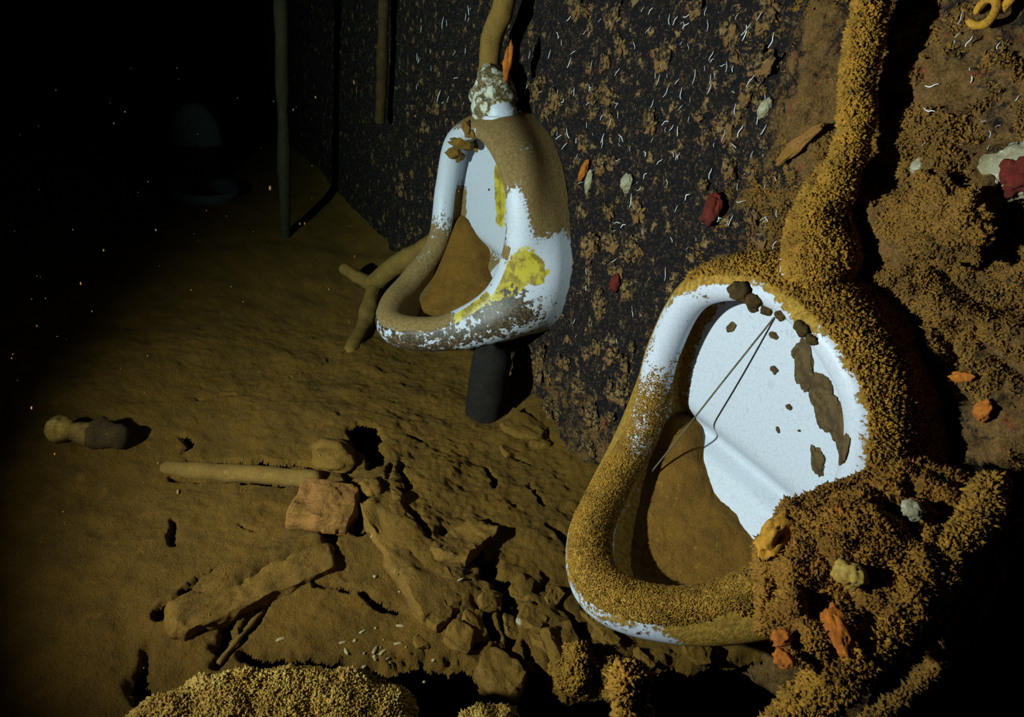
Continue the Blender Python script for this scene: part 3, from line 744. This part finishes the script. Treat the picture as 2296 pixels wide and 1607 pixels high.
def clump_on_wall(p, size, mat, n, fs, label, seed, y=0.):
    pt = WL(p, y); r = thing('growth_clump', label, 'growth', pt)
    me = blob('mound', (size[0]*1.0, size[1]*.42, size[2]*1.0), seed, .5, 2.6, 5, 6); link('mound', me, mat, r); hairy(me, n, fs, M_wturf, r, seed, 4)
    return r
clump_on_wall((2020, 520), (.055, .03, .04), M_growth, 9000, .0040, 'ochre fuzzy growth clump right of the thick pipe shadow', 41)
clump_on_wall((2115, 500), (.050, .028, .045), M_growth, 9000, .0040, 'ochre fuzzy clump, right of its twin beside the thick pipe shadow', 42)
st = perch('tube_sponge', WL((1795, 325), .006), (.011, .008, .05), M_brick, 'long blurred reddish tube sponge on the wall left of the thick pipe', 'sponge', 9, .25)
st.rotation_euler = (0, math.radians(-38), 0)

# growth strands over the dark gap at the right
for i, (pl, lab) in enumerate([([((2230, 1290), .02), ((2150, 1420), .05), ((2080, 1530), .1)], 'thin drooping growth strand at the right, farthest from the fallen bar'),
                               ([((2110, 1470), .10), ((2050, 1540), .13), ((1960, 1607), .18), ((1900, 1660), .2)], 'thin growth strand closest below the fallen bar'),
                               ([((2290, 1180), .0), ((2240, 1230), .02), ((2215, 1300), .03)], 'sparse growth strand near the right frame edge')]):
    r = thing('growth_strand', lab, 'growth', at(pl[0][0], 1, pl[0][1])); b0 = np.array(r.location)
    me = tube('stem', [at(p, 1, y)-b0 for p, y in pl], .006, 10, .003, 60, i, 10); link('stem', me, M_rust, r); hairy(me, 2600, .0065, M_wturf, r, 60+i, 3)

# shaggy turf on the brown part of the wall
def turf_mask(c, n):
    q = fbm(c, 9, 4, 91, .6)+.5*fbm(c, 34, 3, 92)
    keep_ = (c[:, 0] < .98) & (c[:, 0] > -.02) & (c[:, 2] > .1) & (c[:, 2] < 1.35)
    return keep_*ss(.0, .35, q+.5*ss(.9, .6, c[:, 0])-.20)*ss(.98, .86, c[:, 0])
P, N_ = sample(wl.data, 75000, 90, turf_mask); N_ = np.where(N_[:, 1:2] < 0, -N_, N_)
wt = fuzz('growth_turf', P, N_, .0038, M_wturf, wl, 4, 90, 'matted brown turf growing on the wall around the thick pipe')

# ------------------------------------------------------------------ things on the wall
def wallthing(name, p, size, mat, label, cat, seed, rough=.25, dy=.004, rot=0., group=None, sub=4, power=1.):
    o = perch(name, WL(p, dy), size, mat, label, cat, seed, rough, sub, group, None, 0, 2.2, power); o.rotation_euler = (0, rot, 0); return o
wallthing('orange_sponge', (1311, 384), (.010, .008, .030), M_orange, 'small orange finger sponge on the wall beside the farther urinal', 'sponge', 4, .2, rot=-.3)
wallthing('shell', (1323, 408), (.011, .007, .030), M_pale, 'narrow pale oval shell just right of the orange sponge', 'shell', 5, .15)
wallthing('shell', (1408, 410), (.016, .008, .022), M_pale, 'broad pale shell on the dark wall between the urinals', 'shell', 6, .3)
wallthing('shell', (1718, 243), (.012, .008, .018), M_pale, 'grey oval shell on the wall left of the thick pipe', 'shell', 7, .15, rot=-.2)
wallthing('shell', (2062, 375), (.010, .007, .012), M_pale, 'dull grey round shell right of the thick pipe shadow', 'shell', 8, .2)
wallthing('shell', (1830, 596), (.004, .003, .006), M_pale, 'tiny white shell at the foot of the thick pipe', 'shell', 9, .2, dy=.1)
wallthing('red_sponge', (1382, 635), (.014, .010, .022), M_red, 'dark red sponge patch on the wall right of the farther urinal', 'sponge', 10, .3)
wallthing('red_sponge', (1600, 470), (.022, .012, .030), M_red, 'dull red sponge on the wall above the foreground urinal', 'sponge', 11, .3)
wallthing('orange_sponge', (2205, 920), (.010, .006, .016), M_orange, 'small orange sponge patch on the wall at the right edge', 'sponge', 12, .3)
wallthing('orange_sponge', (2160, 845), (.016, .006, .008), M_orange, 'rust-red sponge streak on the wall right of the urinal shadow', 'sponge', 13, .3, rot=.5)
r = thing('encrusted_disc', 'deep red blotch with a ragged white border at the right edge', 'sponge', WL((2280, 388), .004))
link('white_border', blob('white_border', (.038, .008, .034), 14, .35, 2.2, 4), M_pale, r)['label'] = 'white crust'
o = link('red_patch', blob('red_patch', (.022, .010, .026), 15, .4, 2.6, 4), M_red, r); o['label'] = 'red patch'; o.location = (-.006, .004, .0)
ring = bpy.data.meshes.new('ring'); V = []
rt = thing('ring_tube', 'small yellowish coiled tube at the upper right corner', 'worm tube', WL((2225, 32), .012))
an = np.linspace(0, 5.4, 9); pts = [(math.cos(a)*.014, .003*a, math.sin(a)*.016) for a in an]
link('coil', tube('coil', pts, .005, 10, .0015, 80, 4, 8), M_amber, rt)
link('tail', tube('tail', [(-.016, 0, .006), (-.022, .002, .022), (-.014, .003, .036)], .005, 10, .0015, 80, 6, 8), M_amber, rt)
rp = tag(link('conduit', tube('conduit', [(0, 0, -.22), (0, 0, -.05), (.02, 0, .3), (0, 0, .6)], .02, 14, .006, 20, 5), M_rust, None, at((858, 130), 1, .03)), 'faint rusty conduit on the dark wall left of the farther urinal', 'pipe')

# little calcareous tube worms: countable, so each its own object
protos = []
for k in range(8):
    n = 5; d = np.zeros(3); P = [np.zeros(3)]
    h = RNG.uniform(-.5, .5)
    for j in range(4):
        h += RNG.uniform(-.6, .6); P.append(P[-1]+np.array([math.sin(h)*.007, RNG.uniform(-.001, .002), -math.cos(h)*.007]))
    m_ = tube('worm_tube', P, [.0008, .0013, .0014, .0013, .0009], 6, 0, 40, k, 3); m_.materials.append(M_white); protos.append(m_)
def keep(p):
    for trees in (NB, FB):
        if hit(p, trees): return False
    return True
def place(lab, p, a, b):
    u, v = (p[0]-a[0])/(b[0]-a[0]), (p[1]-a[1])/(b[1]-a[1]); w_, h_ = b[0]-a[0], b[1]-a[1]
    if w_ > 300: return lab+', '+('top', 'upper', 'middle', 'lower')[min(3, int(v*4))]+' '+('left', 'left centre', 'centre', 'right centre', 'right')[min(4, int(u*5))]
    return lab+', '+('upper', 'middle', 'lower')[min(2, int(v*3))]+' '+('left', 'right')[min(1, int(u*2))]
cnt = 0; tries = 0
zones = [((1180, 10), (1740, 420), 130, 'tiny white worm tube on the dark wall between the two pipes'), ((930, 10), (1060, 260), 22, 'tiny white worm tube on the dark wall left of the thin pipe'),
         ((1330, 420), (1760, 600), 26, 'tiny white worm tube on the wall just above the foreground urinal'), ((2080, 10), (2290, 620), 16, 'tiny white worm tube on the brown wall right of the thick pipe'),
         ((1290, 600), (1430, 760), 10, 'tiny white worm tube on the wall beyond the foreground urinal')]
for (a, b, n, lab) in zones:
    c_ = 0
    while c_ < n:
        p = (RNG.uniform(a[0], b[0]), RNG.uniform(a[1], b[1])); tries += 1
        if not keep(p): continue
        pt = WL(p, .0035)
        o = bpy.data.objects.new('worm_tube', protos[RNG.integers(8)]); COL.objects.link(o); o.location = pt
        o.rotation_euler = (0, RNG.normal(0, .5), 0); s_ = RNG.uniform(.35, .95)*(.5+.32*pt[0]) ; o.scale = (s_*RNG.choice([-1., 1.])*RNG.uniform(.6, 1.3), s_, s_*RNG.uniform(.6, 1.4))
        tag(o, place(lab, p, a, b), 'worm tube', 'white worm tubes'+lab.split('worm tube')[1]); c_ += 1
# growth lumps on the black part of the wall
lm = []
for k in range(6):
    m_ = blob('growth_lump', (.015, .006, .019), 70+k, .55, 1.9, 5, 6); m_.materials.append(M_lump); lm.append(m_)
for (a, b, n, lab, sc) in [((1180, 10), (1740, 560), 60, 'small brown growth lump on the dark wall between the two pipes', 1.), ((1300, 430), (1440, 900), 26, 'brown growth lump on the wall between the urinals', 1.2),
                           ((1190, 790), (1370, 1050), 26, 'brown growth lump at the foot of the wall between the urinals', 1.0), ((880, 120), (1010, 440), 14, 'dim growth lump on the wall left of the farther urinal', 1.)]:
    for k in range(n):
        p = (RNG.uniform(a[0], b[0]), RNG.uniform(a[1], b[1]))
        if not keep(p): continue
        o = bpy.data.objects.new('growth_lump', lm[RNG.integers(6)]); COL.objects.link(o); o.location = WL(p, .0)
        s_ = RNG.uniform(.45, 1.3)*sc; o.scale = (s_*RNG.uniform(.7, 1.3), s_, s_); o.rotation_euler = (0, RNG.uniform(-1.2, 1.2), 0)
        tag(o, place(lab, p, a, b), 'growth', 'growth lumps'+lab.split('growth lump')[1])

# ------------------------------------------------------------------ things on the silt
def ground(name, p, size, mat, label, cat, seed, rough=.25, rot=0., sink=.35, power=1., sub=4, freq=2.2, group=None, tilt=0.):
    pt = FL(p); o = perch(name, pt+[0, 0, size[2]*(1-2*sink)], size, mat, label, cat, seed, rough, sub, group, None, 0, freq, power)
    o.rotation_euler = (tilt, 0, rot); return o
def heading(p, q):
    a, b = FL(p), FL(q); return math.atan2(b[1]-a[1], b[0]-a[0])
# block, mounds, slabs
o = link('block', slab('block', (.070, .060, .034), 3, .008, 20, 46, .3), M_brick, None, FL((728, 1150))+[0, 0, .012]); o.rotation_euler = (.05, .06, heading((660, 1120), (790, 1140)))
tag(o, 'reddish angular block lying at the end of the fallen pipe', 'block')
ground('stone', (748, 1030), (.060, .048, .030), M_rock, 'rounded silted stone left of the black hole', 'stone', 4, .18, .4, .3)
ground('stone', (830, 1100), (.030, .028, .018), M_rock, 'pale stone right of the reddish block crack', 'stone', 6, .25, .4, .3)
# fallen pipe
a, b = FL((375, 1048)), FL((705, 1078)); r = thing('fallen_pipe', 'straight silt-covered pipe half buried left of the reddish block', 'pipe', (a+b)/2); m_ = np.array(r.location)
link('pipe', tube('pipe', [a-m_+[0, 0, -.004], (a+b)/2-m_+[0, 0, .003], b-m_+[0, 0, .004]], [.021, .022, .022], 20, .003, 30, 3, 14), M_pipe, r)
# planks half sunk in the silt
def plank(name, p, q, wid, thick, mat, label, cat, seed, rough=.1, lift=.0, pitch=0.):
    a, b = FL(p), FL(q); L = np.linalg.norm(b-a); me = slab(name, (L/2, wid/2, thick/2), seed, .012, 15)
    o = link(name, me, mat, None, (a+b)/2+[0, 0, lift]); o.rotation_euler = (pitch, -math.asin((b[2]-a[2])/L), math.atan2(b[1]-a[1], b[0]-a[0])); return tag(o, label, cat)
plank('fallen_slab', (385, 1395), (735, 1238), .095, .05, M_rock, 'long rotten plank heaped with silt at the lower left', 'plank', 6, .1, -.004, .12)
plank('buried_plank', (840, 1115), (1005, 1370), .105, .04, M_rock, 'pale smooth ridge of a buried plank right of the reddish block', 'plank', 7, .08, -.006)
plank('buried_plank', (1090, 1180), (1000, 1260), .09, .03, M_rock, 'flat tilted plate of silt-covered steel above the long black crack', 'plate', 8, .08, .004, .1)
a, b = FL((492, 1492)), FL((588, 1388)); c_ = (a+b)/2
tag(link('stick', tube('stick', [a-c_+[0, 0, .008], [0, 0, .018], b-c_+[0, 0, .022]], [.004, .006, .006], 12, .002, 50, 6, 10), M_pipe, None, c_), 'thin stick casting a shadow below the rotten plank', 'stick')
# fitting at the dark left edge
a, b = FL((135, 985)), FL((285, 1000)); c_ = (a+b)/2; r = thing('pipe_fitting', 'knobbly encrusted fitting with a round end at the dark left edge', 'fitting', c_)
d = (b-a); L_ = np.linalg.norm(d)
link('end_disc', tube('end_disc', [a-c_+[0, 0, .03], a-c_+d*.10+[0, 0, .03]], [.034, .030], 20, .005, 40, 3), M_fuzzpale, r)['label'] = 'paler round end'
link('neck', tube('neck', [a-c_+d*.16+[0, 0, .028], a-c_+d*.5+[0, 0, .026]], [.022, .028], 18, .006, 40, 4), M_pipe, r)
link('body', tube('body', [a-c_+d*.58+[0, 0, .03], a-c_+d*.9+[0, 0, .025]], [.040, .030], 20, .009, 30, 5), M_rust, r)['label'] = 'dark rusted body'
# broken pipe left of the farther urinal
r = thing('broken_pipe', 'broken branching pipe on the silt behind the farther urinal rim', 'pipe', FL((800, 700))); m_ = np.array(r.location)
P_ = lambda p, x: at(p, 0, x)-m_
link('upper_arm', tube('upper_arm', [P_((985, 540), 2.0), P_((930, 572), 2.08), P_((880, 600), 2.15), P_((842, 632), 2.22), P_((840, 642), 2.22)], [.036, .036, .034, .034, .030], 18, .004, 25, 2, 10), M_pipe, r)
link('stub', tube('stub', [P_((836, 638), 2.24), P_((800, 620), 2.3), P_((774, 602), 2.36)], [.028, .024, .022], 16, .004, 25, 3, 10), M_pipe, r)
link('lower_arm', tube('lower_arm', [P_((840, 640), 2.22), P_((832, 680), 2.14), P_((818, 730), 2.04), P_((785, 788), 1.91)], [.030, .032, .028, .022], 18, .005, 25, 4, 10), M_pipe, r)
# rubble pieces along the wall foot and in front of the near lip
k = 0
PC = [((1175, 960), .05), ((1210, 985), .035), ((1150, 1010), .03), ((1060, 1400), .035), ((1030, 1430), .03), ((1100, 1350), .028), ((1150, 1405), .025), ((1200, 1390), .03), ((1215, 1430), .035),
      ((1260, 1440), .04), ((1130, 1515), .045), ((1340, 1400), .03), ((1360, 1430), .025), ((1385, 1450), .03), ((1320, 1380), .02), ((1265, 1370), .02), ((1450, 1470), .03), ((1560, 1460), .025),
      ((870, 1075), .02), ((890, 1110), .018), ((985, 1390), .02), ((950, 1440), .018), ((1240, 1340), .022), ((1170, 1330), .02)]
PLC = ['beside the drain pipe', 'right of the drain pipe foot', 'in front of the drain pipe', 'left of the long crack', 'at the lower left of the long crack', 'on the brink of the long black crack', 'right of the long crack',
       'between the long crack and the urinal lip', 'right of the crack bottom', 'above the black pit', 'lens shaped, on the brink of the black pit', 'under the urinal lip at its left', 'lower under the urinal lip', 'leaning under the urinal lip',
       'tucked below the lip corner', 'left of the urinal lip corner', 'under the middle of the lip', 'under the right of the lip', 'right of the black hole', 'below the black hole', 'at the foot of the pale ridge', 'left below the pale ridge',
       'left of the foreground urinal corner', 'beside the upper long crack']
for (p, s_), pl in zip(PC, PLC):
    k += 1
    pt = FL(p); sz = (s_*RNG.uniform(.8, 1.2), s_*RNG.uniform(.6, .9), s_*RNG.uniform(.25, .42)); o = link('rubble_piece', slab('rubble_piece', sz, k+100, s_*.30, .55/s_, 22, .5), M_rock, None, pt+[0, 0, sz[2]*.1])
    o.rotation_euler = (RNG.normal(0, .25), RNG.normal(0, .2), RNG.uniform(0, 3)); tag(o, 'silted rubble piece '+pl, 'rubble', 'rubble pieces on the silt')
pebm = []
for k in range(4):
    m_ = blob('pebble', (.005, .004, .003), 200+k, .3, 2, 2); m_.materials.append(M_chip); pebm.append(m_)
for k in range(34):
    p = (RNG.normal(870, 70), RNG.normal(1450, 28)) if k < 26 else (RNG.uniform(700, 1250), RNG.uniform(1180, 1480))
    q = FL(p); o = bpy.data.objects.new('shell_chip', pebm[k % 4]); COL.objects.link(o); o.location = q+[0, 0, .001]
    o.rotation_euler = (0, 0, RNG.uniform(0, 6)); s_ = RNG.uniform(.35, 1.); o.scale = (s_*RNG.choice([1., 1., 2.2]), s_, s_)
    lab = 'tiny pale shell chip scattered on silt near the black pit' if k < 26 else 'tiny pale shell chip on silt between the crack and block'
    tag(o, lab, 'shell chip', 'pale shell chips on the silt, '+('near the pit' if k < 26 else 'farther out'))
ground('pebble', (1167, 1394), (.010, .009, .008), M_pale, 'round pale pebble just right of the long crack', 'pebble', 5, .1)
ground('shell', (690, 1080), (.006, .004, .004), M_pale, 'whitish chip at the right end of the fallen pipe', 'shell', 6, .2, sink=-1.5)

# foreground ledge, close below the camera
def ledge(name, pix, z, thick, label, seed, n, mat, fsz=.008):
    poly = np.array([at(p, 2, z)[:2] for p in pix]); c = poly.mean(0); r = thing(name, label, 'ledge', (c[0], c[1], z))
    lo_, hi_ = poly.min(0)-.01, poly.max(0)+.01
    u = np.arange(lo_[0], hi_[0], .005); v = np.arange(lo_[1], hi_[1], .005); U, W_ = np.meshgrid(u, v, indexing='ij'); Q = np.column_stack([U.ravel(), W_.ravel()])
    P3 = np.column_stack([Q, np.zeros(len(Q))]); sd = sdpoly(Q+np.column_stack([fbm(P3, 25, 3, seed), fbm(P3, 25, 3, seed+2)])*.010, poly)
    ok = sd > -.004; idx = -np.ones(len(Q), int); idx[ok] = np.arange(ok.sum()); nv = int(ok.sum())
    h = ss(-.004, .035, sd)*.03+.012*fbm(P3, 14, 4, seed); top = np.column_stack([Q-c, h])[ok]; bot = np.column_stack([Q-c, -thick*(.3+.7*ss(0, .06, sd))+.01*fbm(P3, 12, 3, seed+5)])[ok]
    fc = []
    for a, b, c_, d in gridfaces(len(u), len(v)):
        if ok[a] and ok[b] and ok[c_] and ok[d]:
            i = (idx[a], idx[b], idx[c_], idx[d]); fc.append(i); fc.append(tuple(nv+k for k in i[::-1]))
    ec = Counter(); ed = {}
    for f_ in fc[::2]:
        for k in range(4):
            e = (f_[k], f_[(k+1) % 4]); ec[tuple(sorted(e))] += 1; ed[tuple(sorted(e))] = e
    for e, nn in ec.items():
        if nn == 1: x, y = ed[e]; fc.append((y, x, nv+x, nv+y))
    me = mesh('crust', np.vstack([top, bot]), [tuple(int(k) for k in f_) for f_ in fc]); link('crust', me, mat, r)
    hairy(me, int(n*2.6), fsz*.45, M_fuzzpale, r, seed, 4, 'pale fuzzy turf'); return r
ledge('foreground_ledge', [(200, 1680), (330, 1560), (450, 1520), (620, 1505), (740, 1498), (800, 1510), (850, 1535), (930, 1555), (940, 1600), (1010, 1680), (900, 1900), (200, 1900)], .16, .10,
      'pale fuzzy ledge along the bottom left, closest to the camera', 61, 22000, M_growth)
ledge('foreground_ledge', [(1030, 1612), (1090, 1590), (1150, 1596), (1180, 1680), (1020, 1680)], .16, .08, 'small fuzzy knob poking up at the bottom edge of the pit', 62, 2000, M_growth)
# overgrown stalk and boulder in the pit
r = thing('overgrown_stalk', 'upright shaggy stalk rising from the pit at the bottom centre', 'growth', at((1425, 1640), 1, .62)); m_ = np.array(r.location)
me = tube('stem', [(at(p, 1, .62)-m_) for p in [(1430, 1800), (1425, 1640), (1412, 1570), (1408, 1520)]], [.014, .014, .012, .014], 14, .005, 40, 5, 10); link('stem', me, M_growth, r); hairy(me, 7000, .0055, M_fuzz, r, 71, 4)
r = thing('fuzzy_boulder', 'rounded fuzzy boulder at the far brink of the pit', 'stone', at((1285, 1500), 2, .0)); me = blob('boulder', (.045, .042, .05), 12, .25); link('boulder', me, M_rock, r); hairy(me, 6000, .005, M_fuzz, r, 72, 4)
r = thing('fuzzy_boulder', 'low fuzzy lump right of the boulder by the pit', 'stone', at((1370, 1520), 2, .0)); me = blob('boulder', (.035, .035, .03), 13, .3); link('boulder', me, M_rock, r); hairy(me, 4500, .005, M_fuzz, r, 73, 4)

# ------------------------------------------------------------------ far away in the dark
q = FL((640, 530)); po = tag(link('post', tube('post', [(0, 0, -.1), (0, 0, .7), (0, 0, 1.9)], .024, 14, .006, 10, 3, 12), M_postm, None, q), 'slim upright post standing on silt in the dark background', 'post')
c_ = at((455, 430), 0, 3.5)
r = thing('toilet_bowl', 'ghostly white sanitary fixture barely visible in the dark at upper left', 'toilet', (c_[0], c_[1], c_[2]))
def lathe(name, prof, seg=32, scale=(1, 1, 1)):
    V = []; 
    for rr, z in prof:
        for a in np.linspace(0, 2*PI, seg, endpoint=False): V.append((rr*math.cos(a)*scale[0], rr*math.sin(a)*scale[1], z*scale[2]))
    f = gridfaces(len(prof), seg, False, True); f.append(list(range(seg))[::-1]); f.append([len(V)-seg+i for i in range(seg)]); return mesh(name, V, f)
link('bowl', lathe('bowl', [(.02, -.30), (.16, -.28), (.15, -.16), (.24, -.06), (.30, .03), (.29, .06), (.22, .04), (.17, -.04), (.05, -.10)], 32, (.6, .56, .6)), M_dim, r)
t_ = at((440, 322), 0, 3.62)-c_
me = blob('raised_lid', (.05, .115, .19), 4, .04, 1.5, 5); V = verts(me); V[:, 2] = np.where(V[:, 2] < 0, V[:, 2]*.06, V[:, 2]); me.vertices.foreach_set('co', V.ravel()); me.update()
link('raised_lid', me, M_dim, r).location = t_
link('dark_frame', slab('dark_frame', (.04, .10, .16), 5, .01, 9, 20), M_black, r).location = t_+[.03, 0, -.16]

# suspended specks of silt drifting in the water
n = 190; V = []; Fc = []
ico = blob('speck', (1, 1, 1), 1, .2, 2, 1); iv = verts(ico); fi = [tuple(p.vertices) for p in ico.polygons]
for k in range(n):
    p = (RNG.uniform(20, 1250), RNG.uniform(150, 1500)) if k < 200 else (RNG.uniform(20, 2290), RNG.uniform(10, 1600)); dpt = RNG.uniform(.8, 1.9)
    q = CAM+raydir(p)*dpt
    if q[2] < .1 or q[1] < .08: continue
    s_ = abs(RNG.normal(.0004, .0006))+.0004
    o_ = len(V); V += (iv*s_*[1, 1, RNG.uniform(.8, 1.8)]+q).tolist(); Fc += [tuple(i+o_ for i in f_) for f_ in fi]
tag(link('suspended_silt', mesh('suspended_silt', np.array(V), Fc), M_silt), 'tiny yellowish silt specks drifting in the dark water', 'silt specks', kind='stuff')
bpy.data.meshes.remove(ico)
